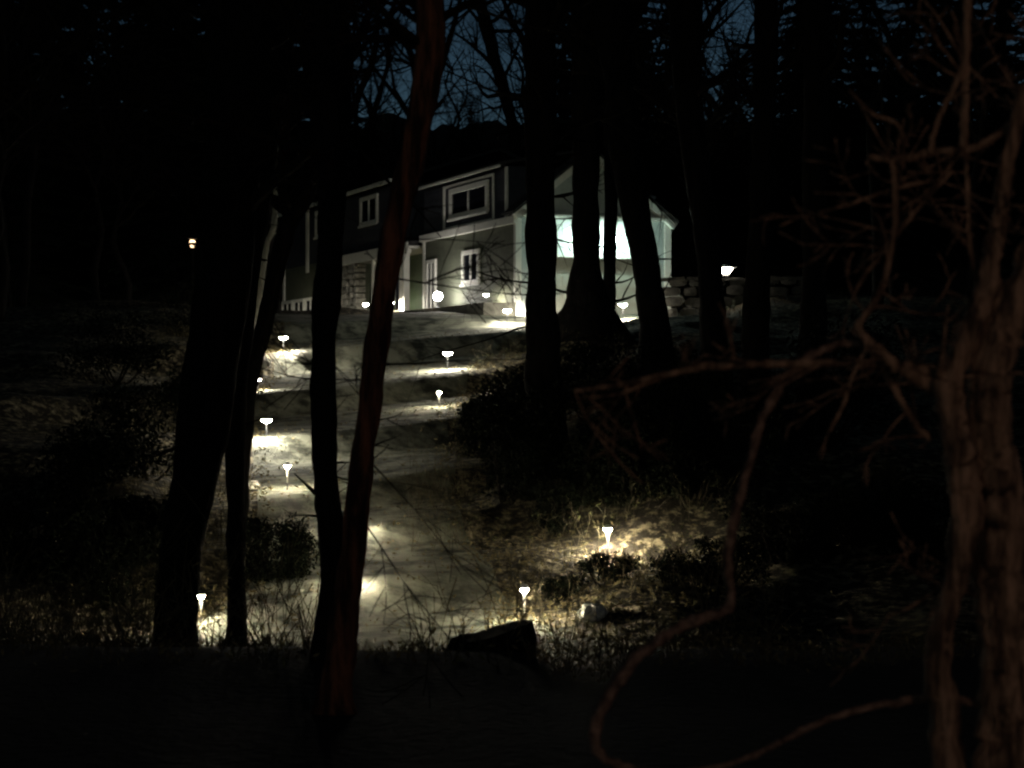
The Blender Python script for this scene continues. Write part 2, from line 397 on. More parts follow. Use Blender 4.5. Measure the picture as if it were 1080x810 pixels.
for px,py,sc_,lb in ((212,658,.85,'slim stake lamp just right of the broad dark leaning trunk'),
                 (553,658,1.05,'slim glowing stake lamp in the brush behind the dark stump'),
                 (641,588,.95,'slim stake lamp on the lit leafy bank under the black shrubs, right of centre'),
                 (303,518,1.05,'slim stake lamp on the left verge below the wide hatted one'),
                 (463,430,.85,'small slim stake lamp on the right edge halfway up the driveway'),
                 (368,620,.62,'slim stake lamp hidden behind the crossing pair of trunks near the driveway foot'),
                 (376,560,.62,'slim stake lamp hidden behind the leaning reddish trunk')):
    p=ground_at(px,py)
    if s0 is None: t=s0=slim_lamp(p,lb)
    else: t=copy_tree(s0); t.location=p; t['label']=lb
    t.scale=(1.1,1.1,sc_) if px!=641 else (1.35,1.35,1.0)
h0=None
for px,py,s,lb in ((281,464,1.0,'wide hatted path lamp on the left verge just above the slim stake lamp'),
                 (272,413,.75,'small hatted path lamp half hidden by the thin leaning trunk on the left verge'),
                 (299,372,1.05,'hatted path lamp near the stone verge below the low basement windows'),
                 (472,391,1.15,'bright hatted path lamp in the middle of the slope above the small stake lamp'),
                 (535,343,1.2,'hatted path lamp below the terrace, left of the thick straight trunk'),
                 (657,0,1.3,'hatted path lamp in front of the garage door between two dark trunks')):
    p=ground_at(px,py) if py else Vector(((px-CX)/F*58.3,58.3,G((px-CX)/F*58.3,58.3)))
    if h0 is None: t=h0=hat_lamp(p,lb)
    else: t=copy_tree(h0); t.location=p; t['label']=lb
    t.scale=(s,s,s)
for lx,ly,lz,s,lb in ((-.55,1.25,-.06,.8,'low hatted path lamp on the terrace under the garage side window'),
                   (.35,-.75,None,.9,'hatted path lamp at the foot of the white garage corner board'),
                   (-.6,14.1,None,1.1,'hatted path lamp by the porch post and stone pier'),
                   (-2.2,21.3,None,1.3,'unseen hatted lamp added behind the straight trunk to light the far low wing'),(-.6,10.9,None,1.0,'hatted path lamp by the wide white porch post')):  # far wing lamp is added out of sight to light the basement windows
    p=hw(lx,ly,lz or 0)
    if lz is None: p.z=G(p.x,p.y) if ly<9 else max(G(p.x,p.y),2.45)
    t=copy_tree(h0); t.location=p; t.scale=(s,s,s); t['label']=lb
p=hw(-.75,5.35,-.06)
gl=empty('globe_lamp',p,'bright round globe lamp on the terrace edge in front of the garage wall','path lamp')
mb=MB(); mb.lathe([(.07,0),(.07,.03),(.02,.05),(.02,.22),(.05,.25)],12); mb.build('stem',M['metal'],gl)
mb=MB(); mb.lathe([(.02+.125*math.sin(math.pi*i/8) ,.40-.14*math.cos(math.pi*i/8)) for i in range(9)],16); mb.build('globe',M['globe'],gl,smooth=True)
# ------------------------------------------------------------------ stone wall on the right and its lamp
pw=at(745,320,58.0)
mb=MB(); stones(mb,-.22,.2,-1.6,2.7,-.5,.62,.45,9)
zz=.62
rd=random.Random(3); y=-1.6
while y<2.7:
    w=rd.uniform(.5,1.0); a=rd.uniform(-.03,.05); b=rd.uniform(-.03,.03); h=rd.uniform(.06,.13); mb.prism([(-.27+a,y,zz+b),(-.27-a,y+w-.05,zz-b),(-.26-a,y+w-.06,zz-b+h),(-.25+a,y+.02,zz+b+h)],(.52,0,0)); y+=w
w=mb.build('stone_wall',M['wallstone']); w.location=(pw.x+1.6,58.6,G(pw.x+1.6,58)); w.rotation_euler=(0,0,R(-90+4)) ; w.rotation_euler=(0,0,R(90-4))
w.scale=(1,1,1); tag(w,'low dry stone retaining wall with flat cap stones right of the garage','stone wall')
p=at(768,293,57.9)
t=empty('garden_light',(p.x,58.55,G(pw.x+1.6,58)+.74),'wide brimmed lit lamp standing on the dry stone wall','garden lamp')
mb=MB(); mb.lathe([(.34,.27),(.36,.28),(.34,.30),(.05,.38)],18); mb.build('hat',M['rim'],t)
mb=MB(); mb.lathe([(.08,.08),(.15,.15),(.22,.262)],16); mb.build('lens',M['wall_top'],t)
mb=MB(); mb.lathe([(.10,0),(.10,.03),(.05,.079)],12); mb.build('base',M['metal'],t)
# distant lamp on a post
p=at(203,257,62); gz=G(p.x,p.y)
t=empty('lamp_post',(p.x,p.y,gz),'far amber lamp on a thin post alone in the dark woods at left','lamp post')
hgt=p.z-gz
mb=MB(); mb.tube([(0,0,-.2),(0,0,hgt-.12)],[.022,.018],10); mb.build('post',M['bark'],t)
mb=MB(); mb.lathe([(.05,hgt-.12),(.10,hgt+.0),(.08,hgt+.12)],10); mb.build('lens',M['far'],t)
mb=MB(); mb.lathe([(.17,hgt+.15),(.16,hgt+.17),(.02,hgt+.26)],10); mb.build('cap',M['metal'],t)
# pale stone near the right lamp
def rock(name,loc,sx,sy,sz,m,label,cat,seed=0,group=None):
    mb=MB(); n=14
    for k in range(9):
        ph=math.pi*k/8
        for i in range(n):
            a=2*math.pi*i/n; d=Vector((math.sin(ph)*math.cos(a),math.sin(ph)*math.sin(a),math.cos(ph)))
            r=1+.28*noise.noise(d*1.6+Vector((seed,0,0)))+.1*noise.noise(d*5+Vector((seed,0,0)))
            mb.v.append((d.x*r*sx,d.y*r*sy,d.z*r*sz))
    for k in range(8):
        for i in range(n):
            j=(i+1)%n; mb.f.append((k*n+i,(k+1)*n+i,(k+1)*n+j,k*n+j)); mb.m.append(0)
    o=mb.build(name,M[m]); o.location=loc; return tag(o,label,cat,group)
p=ground_at(625,655); rock('boulder',(p.x,p.y,p.z+.09),.16,.14,.12,'palestone','small rounded pale stone right of the glowing stake lamp at the driveway foot','boulder',2)
L=Vector((0,0,0))
for i,(px,py,s,lb) in enumerate(((728,330,.22,'squarish grey boulder under the stone wall, left of the wall lamp'),(712,318,.3,'grey boulder against the garage corner'),(268,385,.4,'mossy boulder behind the thin leaning trunk on the left verge'),(318,378,.28,'flat stone beside the hatted lamp below the basement windows'),(262,515,.22,'pale upright stone at the left edge of the verge'),(236,563,.12,'small stone behind the thin dark trunk at left'),(590,330,.25,'boulder by the foot of the thick straight trunk'))):
    p=ground_at(px,py); rock('boulder',(p.x,p.y,p.z+s*.15),s,s*.8,s*.55,'stone',lb,'boulder',i+5,'boulders beside the driveway')
# ------------------------------------------------------------------ trees
def catmull(P,n):
    out=[]; P=[Vector(p) for p in P]; Q=[P[0]*2-P[1]]+P+[P[-1]*2-P[-2]]
    for i in range(1,len(Q)-2):
        for k in range(n):
            t=k/n; a,b,c,d=Q[i-1],Q[i],Q[i+1],Q[i+2]
            out.append(.5*((2*b)+(c-a)*t+(2*a-5*b+4*c-d)*t*t+(3*b-a-3*c+d)*t**3))
    out.append(P[-1]); return out
def branch(mb,p,d,ln,r,depth,rd,up=.08,sides=4,wander=.35,kids=(3,5)):
    n=max(4,int(ln/(.18 if ln<3 else .4))); n=min(n,12); pts=[p.copy()]; rad=[r]; q=p.copy(); d=d.normalized()
    st=ln/n
    for k in range(n):
        d=(d+Vector((rd.gauss(0,wander),rd.gauss(0,wander),rd.gauss(0,wander)+up))*.45).normalized()
        q=q+d*st; pts.append(q.copy()); rad.append(max(r*(1-(k+1)/n*.8),.0025))
    mb.tube(pts,rad,sides)
    if depth>0:
        for _ in range(rd.randint(*kids)):
            k=rd.randint(max(1,n//4),n-1)
            ax=(pts[k]-pts[k-1]).normalized(); side=Vector((rd.gauss(0,1),rd.gauss(0,1),rd.gauss(0,1))).cross(ax).normalized()
            a=rd.uniform(.5,1.1); nd=ax*math.cos(a)+side*math.sin(a)
            branch(mb,pts[k],nd,ln*rd.uniform(.42,.68),rad[k]*.62,depth-1,rd,up,max(3,sides-1),wander,kids)
def custom_tree(name,label,Y,pts,m='bark',cat='tree',group=None,crown_h=None,nb=8,blen=1.2,depth=2,seed=1,flare=1.0,bm='twig',blist=(),lump=.25,top=True,sides=16,bup=.1):
    """pts: (px,py,width_px) down to the base; the trunk goes on above the frame"""
    rd=random.Random(seed)
    P=[at(a,b,Y) for a,b,w in pts]; W=[w/F*Y/2 for a,b,w in pts]
    base=P[-1].copy(); gz=G(base.x,Y); 
    if base.z>gz+.02: P.append(Vector((base.x,Y,gz-.15))); W.append(W[-1]*(1.0+.5*(flare-1)))
    base=Vector((P[-1].x,Y,gz))
    if top:
        d=(P[0]-P[1]).normalized(); d=(d+Vector((0,0,1.5))).normalized(); h=crown_h or max(6,Y*.3)
        P=[P[0]+d*h+Vector((rd.uniform(-.3,.3),0,0)),P[0]+d*h*.5]+P; W=[W[0]*.25,W[0]*.7]+W
    n=16; S=catmull(P,n)
    rad=[]
    for i in range(len(P)-1):
        for k in range(n): rad.append(W[i]+(W[i+1]-W[i])*k/n)
    rad.append(W[-1]); L_=len(S)
    for i in range(L_):                       # root flare
        h=S[i].z-gz
        if h<W[-1]*4: rad[i]*=1+(flare-1)*max(0,1-max(h,0)/(W[-1]*4))**2
    t=empty(name,base,label,cat,group)
    mb=MB(); mb.tube([s-base for s in S],rad,sides,lump,seed); mb.build('trunk',M[m],t,smooth=True)
    mb=MB()
    for i in range(nb):
        k=rd.randint(0,int(L_*.45)) if top else rd.randint(1,int(L_*.7))
        a=rd.uniform(0,6.28); d=Vector((math.cos(a),math.sin(a),rd.uniform(.1,.9)))
        mb=MB(); branch(mb,S[k]-base,d,blen*rd.uniform(.6,1.3),max(rad[k]*.35,.006),depth,rd,bup); mb.build('limb',M[bm],t)
    for i in range(5):
        k=rd.randint(int(L_*.35),int(L_*.85)); a=rd.uniform(0,6.28); d=Vector((math.cos(a),.3*math.sin(a),rd.uniform(-.1,.7)))
        mb=MB(); branch(mb,S[k]-base,d,rad[k]*rd.uniform(1.6,4),rad[k]*rd.uniform(.07,.15),1,rd,.0,5,.3,(1,2)); mb.build('limb',M[bm],t)
    for (bx,by,ex,ey,w,dep) in blist:          # named limbs seen in the photo
        p=at(bx,by,Y); e=at(ex,ey,Y+rd.uniform(-.03,.03)*Y); d=e-p
        mb=MB(); branch(mb,p-base,d,d.length,w/F*Y/2,dep,rd,.0,5,.16,(3,5)); mb.build('limb',M[bm],t)
    return t
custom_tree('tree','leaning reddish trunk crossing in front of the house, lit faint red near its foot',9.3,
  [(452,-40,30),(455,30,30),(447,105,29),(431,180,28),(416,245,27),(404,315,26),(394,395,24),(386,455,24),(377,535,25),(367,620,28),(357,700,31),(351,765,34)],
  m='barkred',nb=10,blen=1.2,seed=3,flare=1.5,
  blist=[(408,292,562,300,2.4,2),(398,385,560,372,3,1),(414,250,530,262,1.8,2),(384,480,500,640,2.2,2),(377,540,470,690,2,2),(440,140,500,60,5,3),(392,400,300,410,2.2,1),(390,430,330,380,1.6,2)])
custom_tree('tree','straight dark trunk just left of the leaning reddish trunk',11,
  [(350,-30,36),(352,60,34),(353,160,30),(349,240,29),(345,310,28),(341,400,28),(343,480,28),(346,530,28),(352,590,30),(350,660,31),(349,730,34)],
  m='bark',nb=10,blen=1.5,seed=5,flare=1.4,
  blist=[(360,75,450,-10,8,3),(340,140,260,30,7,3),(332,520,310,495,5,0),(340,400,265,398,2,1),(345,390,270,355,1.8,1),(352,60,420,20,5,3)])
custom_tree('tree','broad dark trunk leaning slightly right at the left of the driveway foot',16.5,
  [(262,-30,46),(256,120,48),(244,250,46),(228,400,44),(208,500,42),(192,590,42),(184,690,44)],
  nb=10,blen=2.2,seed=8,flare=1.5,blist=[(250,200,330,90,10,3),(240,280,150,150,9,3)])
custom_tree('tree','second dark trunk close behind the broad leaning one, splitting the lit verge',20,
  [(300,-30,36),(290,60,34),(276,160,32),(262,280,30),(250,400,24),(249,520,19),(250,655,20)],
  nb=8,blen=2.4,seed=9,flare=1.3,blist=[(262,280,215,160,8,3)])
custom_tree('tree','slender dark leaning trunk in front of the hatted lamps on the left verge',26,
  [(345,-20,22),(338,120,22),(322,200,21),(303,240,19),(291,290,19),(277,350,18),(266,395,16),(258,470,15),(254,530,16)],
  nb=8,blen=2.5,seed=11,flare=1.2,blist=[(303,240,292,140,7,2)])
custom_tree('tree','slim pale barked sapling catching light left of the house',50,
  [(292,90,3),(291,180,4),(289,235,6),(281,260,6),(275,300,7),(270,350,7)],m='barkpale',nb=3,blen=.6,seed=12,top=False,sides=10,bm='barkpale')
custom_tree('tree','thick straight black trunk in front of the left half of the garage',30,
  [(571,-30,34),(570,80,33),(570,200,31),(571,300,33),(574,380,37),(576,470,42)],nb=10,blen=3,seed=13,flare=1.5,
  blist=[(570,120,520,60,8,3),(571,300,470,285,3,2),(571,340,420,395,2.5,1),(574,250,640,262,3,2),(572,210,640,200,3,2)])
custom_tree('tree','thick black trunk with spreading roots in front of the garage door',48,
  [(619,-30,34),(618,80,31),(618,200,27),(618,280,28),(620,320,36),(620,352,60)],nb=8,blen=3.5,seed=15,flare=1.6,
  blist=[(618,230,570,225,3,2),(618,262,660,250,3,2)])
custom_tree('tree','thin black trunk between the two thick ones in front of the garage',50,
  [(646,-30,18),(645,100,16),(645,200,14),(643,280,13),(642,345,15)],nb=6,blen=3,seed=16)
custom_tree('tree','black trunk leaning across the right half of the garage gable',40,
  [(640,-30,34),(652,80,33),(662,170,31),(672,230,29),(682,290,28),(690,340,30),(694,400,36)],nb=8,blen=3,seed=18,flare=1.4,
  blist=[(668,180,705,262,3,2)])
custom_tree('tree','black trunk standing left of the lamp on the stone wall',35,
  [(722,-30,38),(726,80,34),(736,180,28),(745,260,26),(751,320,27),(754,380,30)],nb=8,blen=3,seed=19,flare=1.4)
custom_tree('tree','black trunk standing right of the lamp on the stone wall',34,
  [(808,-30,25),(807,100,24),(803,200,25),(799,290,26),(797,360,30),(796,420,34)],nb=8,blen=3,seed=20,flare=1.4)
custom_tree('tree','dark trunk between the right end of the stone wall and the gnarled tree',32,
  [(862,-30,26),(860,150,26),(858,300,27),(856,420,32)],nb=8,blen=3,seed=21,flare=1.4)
custom_tree('tree','crooked thin tree against the blue patch of sky above the house',92,
  [(490,-30,12),(505,0,13),(521,60,14),(534,105,13),(543,150,12),(548,260,13)],nb=26,blen=5,depth=3,seed=23,crown_h=4,
  blist=[(521,70,470,20,6,3),(534,100,500,60,5,3),(528,90,560,20,5,3)])
# ------------------------------------------------------------------ gnarled tree near the camera, right
Yr=5.0
base=Vector((at(1060,810,Yr).x,Yr,G(at(1060,810,Yr).x,Yr)))
gt=empty('gnarled_tree',base,'gnarled reddish brown tree with two fused stems close by at the right edge','tree')
def path(lst,dy=0): return [at(a,b,Yr+(c if len(x)>3 else 0)+dy) for x in lst for a,b,c in [((x[0],x[1],x[3] if len(x)>3 else 0))]]
def limb(name,lst,m='barkbrown',dy=0,sides=14,lump=.4,seed=0,parent=gt,org=base,sub=7):
    P=[]; W=[]
    for x in lst:
        Y=Yr+dy+(x[3] if len(x)>3 else 0); P.append(at(x[0],x[1],Y)); W.append(x[2]/F*Y/2)
    S=catmull(P,sub); rad=[]
    for i in range(len(P)-1):
        for k in range(sub): rad.append(W[i]+(W[i+1]-W[i])*k/sub)
    rad.append(W[-1])
    rq=random.Random(seed); S=[s+Vector((rq.gauss(0,1),rq.gauss(0,1),rq.gauss(0,1)))*r*.10 for s,r in zip(S,rad)]
    mb=MB(); mb.tube([s-org for s in S],rad,sides,lump,seed)
    return mb,S,rad
mb,S,_=limb('trunk',[(1210,-60,22),(1165,60,28),(1128,170,32),(1098,260,36),(1070,325,40),(1050,375,42),(1043,430,52),(1046,500,56),(1052,580,54),(1060,660,58),(1066,740,64),(1066,830,70),(1064,960,78),(1062,1060,92)],seed=1,sides=20)
mb.build('trunk',M['barkbrown'],gt,smooth=True)
mb,S,_=limb('stem',[(995,402,22),(1005,440,30),(1015,490,34),(1018,540,32),(1012,590,26),(1000,640,24),(992,690,26),(996,750,30),(1005,830,34),(1030,940,40),(1050,1050,44)],seed=2,dy=-.06)
mb.build('stem',M['barkbrown'],gt,smooth=True)
mb,S,_=limb('stem',[(1080,90,15),(1062,180,18),(1052,240,20),(1044,290,22),(1030,335,24),(1012,375,26),(1000,405,26),(1010,450,26)],seed=3,dy=-.02)
mb.build('stem',M['barkbrown'],gt,smooth=True)
LB=[[(1003,410,18),(985,396,16),(955,386,10),(900,384,9),(850,383,9),(800,384,8),(750,386,8),(715,392,7),(670,402,6),(640,408,5),(606,412,4)],
    [(720,391,5),(680,405,5),(650,416,4),(612,420,3)],
    [(1000,412,20),(975,404,16),(948,388,13),(925,368,11),(905,345,8),(922,320,8),(935,285,7),(944,240,7),(943,190,6),(940,168,5)],
    [(925,368,9),(940,405,9),(955,430,8),(968,452,8),(982,464,6)],
    [(915,166,7),(950,168,9),(985,160,9),(1020,158,9),(1048,145,9),(1085,118,10),(1120,90,12)],
    [(980,162,6),(990,125,6),(1005,95,6),(1018,60,9),(1020,10,9),(1022,-30,9)],
    [(1016,158,9),(1017,120,9),(1018,60,9)],
    [(903,305,4),(918,282,5),(935,262,5),(955,235,5),(975,212,4),(1005,180,3)],
    [(862,225,3),(900,214,4),(940,200,4),(985,190,4)],
    [(943,250,4),(965,215,4),(990,190,3),(1010,165,3)],
    [(895,95,3),(920,120,4),(945,130,4),(958,155,4)],
    [(1040,430,9),(1042,520,7),(1036,610,7),(1042,680,8),(1046,760,8),(1044,840,9)],
    [(1030,560,4),(1000,610,4),(960,640,3),(935,650,2)],
    [(875,455,3),(890,425,4),(900,395,4),(915,365,4)],
    [(1018,158,5),(1020,200,5),(1022,250,5),(1030,300,5),(1040,330,5)]]
rd=random.Random(33)
for i,l in enumerate(LB):
    j=.05*math.sin(i*2.3)
    mb,S,rad=limb('branch',[(a,b,c*1.0,j*min(1,abs(a-1000)/60)) for a,b,c in l],seed=i+10,sides=8,lump=.45)
    for q in range(len(S)//6):
        k=rd.randint(2,len(S)-1); branch(mb,S[k]-base,Vector((rd.gauss(0,1),rd.gauss(0,.5),rd.gauss(0,1)+.2)),rd.uniform(.08,.32),rad[k]*.45,2,rd,.05,4,.35,(1,3))
    mb.build('branch',M['barkbrown'],gt,smooth=True)
# the looping vine hanging from its long limb
vb=Vector(at(640,800,Yr+.1)); vb.z=-1.6
mb,S,_=limb('vine',[(925,372,6),(900,362,8),(868,368,8),(838,390,9),(812,425,9),(795,470,9),(783,515,9),(771,560,9),(768,600,9),(772,635,9),(755,648,11),(730,655,11),(700,672,11),(672,694,11),(650,722,11),(634,752,12),(626,776,12),(636,798,10),(670,812,8),(720,815,7),(770,806,6),(820,784,6),(870,760,7),(925,744,8),(975,738,9),(1010,738,8),(1034,744,7),(1060,760,7)],dy=.02,sides=10,lump=.8,seed=40,org=vb,sub=6)
v=mb.build('vine',M['vine'],smooth=True); v.location=vb
tag(v,'rough woody vine looping down from the gnarled tree and back to its stem','vine')
# ------------------------------------------------------------------ leaf clumps
def leafquad(mb,p,s,rd,flat=.5):
    n=Vector((rd.gauss(0,1),rd.gauss(0,1),rd.gauss(0,1)+flat)).normalized(); a=n.orthogonal().normalized(); b=n.cross(a); t=rd.uniform(0,6.28)
    u=a*math.cos(t)+b*math.sin(t); w=n.cross(u)
    mb.poly([p-u*s,p-w*s*.35,p+u*s,p+w*s*.35])
def shrub(loc,w,h,label,n=2600,ls=.05,m='rhodo',seed=0,group=None,name='evergreen_shrub',lobes=9):
    rd=random.Random(seed); t=empty(name,loc,label,'shrub',group)
    cs=[(Vector((rd.uniform(-.6,.6)*w,rd.uniform(-.45,.45)*w,rd.uniform(.10,.85)*h)),rd.uniform(.22,.42)) for _ in range(lobes)]
    mb=MB()
    for c,_ in cs:
        p0=Vector((rd.uniform(-.1,.1)*w,rd.uniform(-.1,.1)*w,-.1)); mid=(p0+c)/2+Vector((0,0,-.1*h))
        mb.tube(catmull([p0,mid,c],4),[.03-.0022*i for i in range(9)],5)
        for _ in range(3): branch(mb,c,Vector((rd.gauss(0,1),rd.gauss(0,1),.6)),w*.35,.008,1,rd,.05,3)
    mb.build('stems',M['twig'],t)
    mb=MB()
    for _ in range(n):
        c,r=rd.choice(cs); d=Vector((rd.gauss(0,1),rd.gauss(0,1),rd.gauss(0,1))).normalized()
        rr=(rd.random()**.4)*(1+.25*noise.noise(d*2.5+c*3)); p=c+Vector((d.x*w*r*1.25,d.y*w*r*1.25,d.z*h*r*.8))*rr
        if p.z<.02: continue
        leafquad(mb,p,ls*rd.uniform(.6,1.3),rd)
    mb.build('foliage',M[m],t); return t
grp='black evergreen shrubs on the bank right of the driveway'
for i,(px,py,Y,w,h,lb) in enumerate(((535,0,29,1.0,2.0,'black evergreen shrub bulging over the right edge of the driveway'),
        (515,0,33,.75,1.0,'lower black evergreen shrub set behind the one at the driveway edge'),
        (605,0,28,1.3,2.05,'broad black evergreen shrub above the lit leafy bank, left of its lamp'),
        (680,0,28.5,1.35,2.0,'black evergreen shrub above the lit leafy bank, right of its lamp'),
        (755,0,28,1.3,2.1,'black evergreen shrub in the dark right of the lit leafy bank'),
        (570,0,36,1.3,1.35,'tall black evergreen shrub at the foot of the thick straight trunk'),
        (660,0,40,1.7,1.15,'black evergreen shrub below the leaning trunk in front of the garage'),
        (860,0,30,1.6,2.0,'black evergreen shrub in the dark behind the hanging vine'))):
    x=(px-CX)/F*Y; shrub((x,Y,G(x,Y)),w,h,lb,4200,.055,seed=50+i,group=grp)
for i,(px,Y,w,h,lb) in enumerate(((600,27.1,.6,.75,'knee high black shrub atop the lit bank, left of its lamp'),
        (665,27.3,.6,.8,'knee high black shrub atop the lit bank, just right of its lamp'),
        (728,27.0,.6,.85,'knee high black shrub at the right end of the lit leafy bank'))):
    x=(px-CX)/F*Y; shrub((x,Y,G(x,Y)),w,h,lb,2200,.04,seed=80+i,group='knee high shrubs above the lit bank')
for i,(px,Y,w,h,lb) in enumerate(((585,23.3,.45,.34,'low dark shrub in front of the lit bank, right of the stake lamp'),
        (640,23.4,.5,.40,'low dark shrub in front of the lit leafy bank, below its lamp'),
        (703,23.3,.5,.42,'low dark shrub in front of the lit bank, behind the small pale stone'),
        (765,23.4,.6,.6,'low dark shrub in the dark at the hanging vine'),
 (830,24.5,1.0,.95,'low shrub added to darken the bank just right of the hanging vine'),(905,25,1.1,1.0,'low shrub added to darken the bank midway between vine and gnarled tree'),(985,24.5,1.0,1.0,'low shrub added to darken the bank beside the gnarled tree stem'))):
    x=(px-CX)/F*Y; shrub((x,Y,G(x,Y)),w,h,lb,int(3300*w),.028 if w<.8 else .04,seed=90+i,group='low dark shrubs in front of the lit bank')  # rightmost shrubs are added to darken ground that the lamps light
for i,(px,Y,w,h,lb) in enumerate(((150,30,1.3,1.5,'added dark shrub shading the left bank, nearest the broad leaning trunk'),
        (90,28,1.3,1.4,'added dark shrub far left on the bank'),(40,24,1.0,.9,'added dark shrub low at the left edge of the photo'),(105,24.5,.9,.8,'added dark shrub low on the left bank, nearest the camera'),(165,26,.8,.8,'added dark shrub low on the bank touching the leaning trunk'),
        (205,38,1.2,1.2,'added dark shrub on the left bank behind the leaning trunks'),
        (120,42,1.6,1.6,'added dark shrub higher up the left bank'),
        (215,52,1.5,1.5,'added dark shrub at the top of the left bank'))):
    x=(px-CX)/F*Y; shrub((x,Y,G(x,Y)),w,h,lb,3000,.055,seed=60+i,group='added shrubs darkening the left bank')  # shrubs added to blacken a bank that the lamps brighten
custom_tree('tree','straight dark trunk crossing behind the broad leaning one at left',17.5,
  [(236,-30,36),(234,150,36),(231,260,37),(212,400,38),(198,520,38),(188,600,40),(184,690,44)],nb=8,blen=2.2,seed=31,flare=1.3)
p=ground_at(283,618); shrub(p+Vector((0,.5,0)),.62,.80,'dark shrub between the left trunks near the driveway foot',7500,.03,seed=70,lobes=16)
p=ground_at(140,640); shrub(p,.9,.9,'low dark shrub left of the broad leaning trunk',2400,.04,seed=71)
p=ground_at(516,680); 
st=Vector((at(520,690,12.3).x,12.3,G(at(520,690,12.3).x,12.3)))
mb=MB(); mb.tube([st*0+Vector((0,0,-.2)),Vector((0,0,.0)),Vector((.01,0,.10)),Vector((.0,0,.135))],[.34,.29,.27,.25],18,.3,4); o=mb.build('stump',M['bark']); o.location=st
tag(o,'low broad dark tree stump on the bank in front of the glowing stake lamp','stump')
# ------------------------------------------------------------------ undergrowth: stems, dry leaves (stuff)
def undergrowth(name,y0,y1,x0f,x1f,n,h,leaf,m='brush',seed=0,mask=None,rs=.0035,lm='leaf'):
    rd=random.Random(seed); mb=MB(); k=0
    while k<n:
        y=rd.uniform(y0,y1); x=rd.uniform(x0f(y),x1f(y))
        if mask and not mask(x,y,rd): k+=1; continue
        k+=1; z=G(x,y)
        hh=h*rd.uniform(.35,1.2); d=Vector((rd.gauss(0,.28),rd.gauss(0,.28),1))
        branch(mb,Vector((x,y,z-.03)),d,hh,rs*rd.uniform(.7,1.5),1,rd,.12,3,.2,(1,4))
        for _ in range(leaf):
            mi=len(mb.f); leafquad(mb,Vector((x+rd.gauss(0,.16),y+rd.gauss(0,.16),z+rd.random()**1.5*hh*.9)),.022*rd.uniform(.6,1.6),rd); mb.m[-1]=1
    return tag(mb.build(name,[M[m],M[lm]]),kind='stuff')
fx=lambda a: (lambda y:(a-CX)/F*y)
undergrowth('undergrowth',11.3,17,fx(120),fx(345),130,.75,3,seed=1,rs=.003)
undergrowth('undergrowth',11.3,16,fx(440),fx(820),120,.6,3,seed=2,rs=.003)
undergrowth('undergrowth',22.3,25.5,fx(500),fx(790),150,.4,5,seed=3,mask=lambda x,y,r: off(x,y)>-.1)
undergrowth('undergrowth',23.5,33,lambda y:edges(y)[0]-3,lambda y:edges(y)[0]-.1,380,.5,5,seed=4)
undergrowth('undergrowth',25,50,lambda y:edges(y)[1]+.1,lambda y:edges(y)[1]+3.5,420,.6,5,seed=5,lm='green')
undergrowth('undergrowth',34,58,lambda y:edges(y)[0]-4,lambda y:edges(y)[0]-.2,260,.5,5,seed=6)
undergrowth('undergrowth',13,20,fx(-40),fx(170),220,.9,3,seed=7)
undergrowth('undergrowth',50,57.5,fx(700),fx(900),150,.6,5,seed=8)
undergrowth('undergrowth',26,32,fx(430),fx(500),70,.9,2,seed=9,lm='green')
undergrowth('undergrowth',10.8,12.6,fx(-20),fx(1100),700,.11,1,seed=10,rs=.002)
# leaf litter: individual curled leaves on both verges
rd=random.Random(77); mb=MB()
for _ in range(16000):
    y=rd.uniform(19,56); l,r=edges(y)
    x=(l-abs(rd.gauss(0,1.2))+.25) if rd.random()<.5 else (r+abs(rd.gauss(0,1.6))-.25)
    if rd.random()<.18: x=rd.uniform(l,r)
    if rd.random()<.2: y=rd.uniform(19.5,25.5); x=rd.uniform(-.3,3.2)
    leafquad(mb,Vector((x,y,G(x,y)+.03)),rd.uniform(.02,.05),rd,1.2)
tag(mb.build('leaf_litter',M['leaf']),kind='stuff')
# ------------------------------------------------------------------ bare trees and conifers beyond
def bare_proto(seed,h):
    rd=random.Random(seed); t=empty('bare_tree',(0,0,0),'x','tree')
    P=[Vector((rd.gauss(0,.12)*i,rd.gauss(0,.12)*i,h*.8*i/7)) for i in range(8)]; S=catmull(P,3)
    rad=[.17*(1-i/(len(S))*.85) for i in range(len(S))]
    mb=MB(); mb.tube([s-Vector((0,0,.3)) if i==0 else s for i,s in enumerate(S)],rad,9,.2,seed); mb.build('trunk',M['bark'],t,smooth=True)
    mb=MB()
    for i in range(15):
        k=rd.randint(int(len(S)*.35),len(S)-2); a=rd.uniform(0,6.28)
        branch(mb,S[k],Vector((math.cos(a),math.sin(a),rd.uniform(.4,1.2))),h*rd.uniform(.18,.34),rad[k]*.55,3,rd,.12,4,.26,(3,4))
    mb.build('crown',M['twig'],t); return t
def conifer_proto(seed,h):
    rd=random.Random(seed); t=empty('conifer',(0,0,0),'x','tree')
    mb=MB(); mb.tube([(0,0,-.3),(0,0,h*.5),(0,0,h)],[.26,.15,.02],8); mb.build('trunk',M['bark'],t)
    mb=MB(); z=h*.06
    while z<h:
        R0=(1-z/h)**.8*h*.2+.15
        for i in range(14):
            a=rd.uniform(0,6.28); L0=R0*rd.uniform(.65,1.15); d=Vector((math.cos(a),math.sin(a),-.22)); s=Vector((-math.sin(a),math.cos(a),0))
            for k in range(7):
                q=(k+.6)/7; c=Vector((0,0,z))+d*L0*q; wd=L0*.30*(1.15-q)
                for sg in (-1,1):
                    e=c+s*sg*wd*rd.uniform(.7,1.2)+d*.16*L0+Vector((0,0,-.1*rd.random()))
                    mb.poly([c,c+d*.10*L0,e,c-d*.07*L0+s*sg*wd*.4])
        z+=h*.02+.12
    mb.build('foliage',M['ever'],t); return t
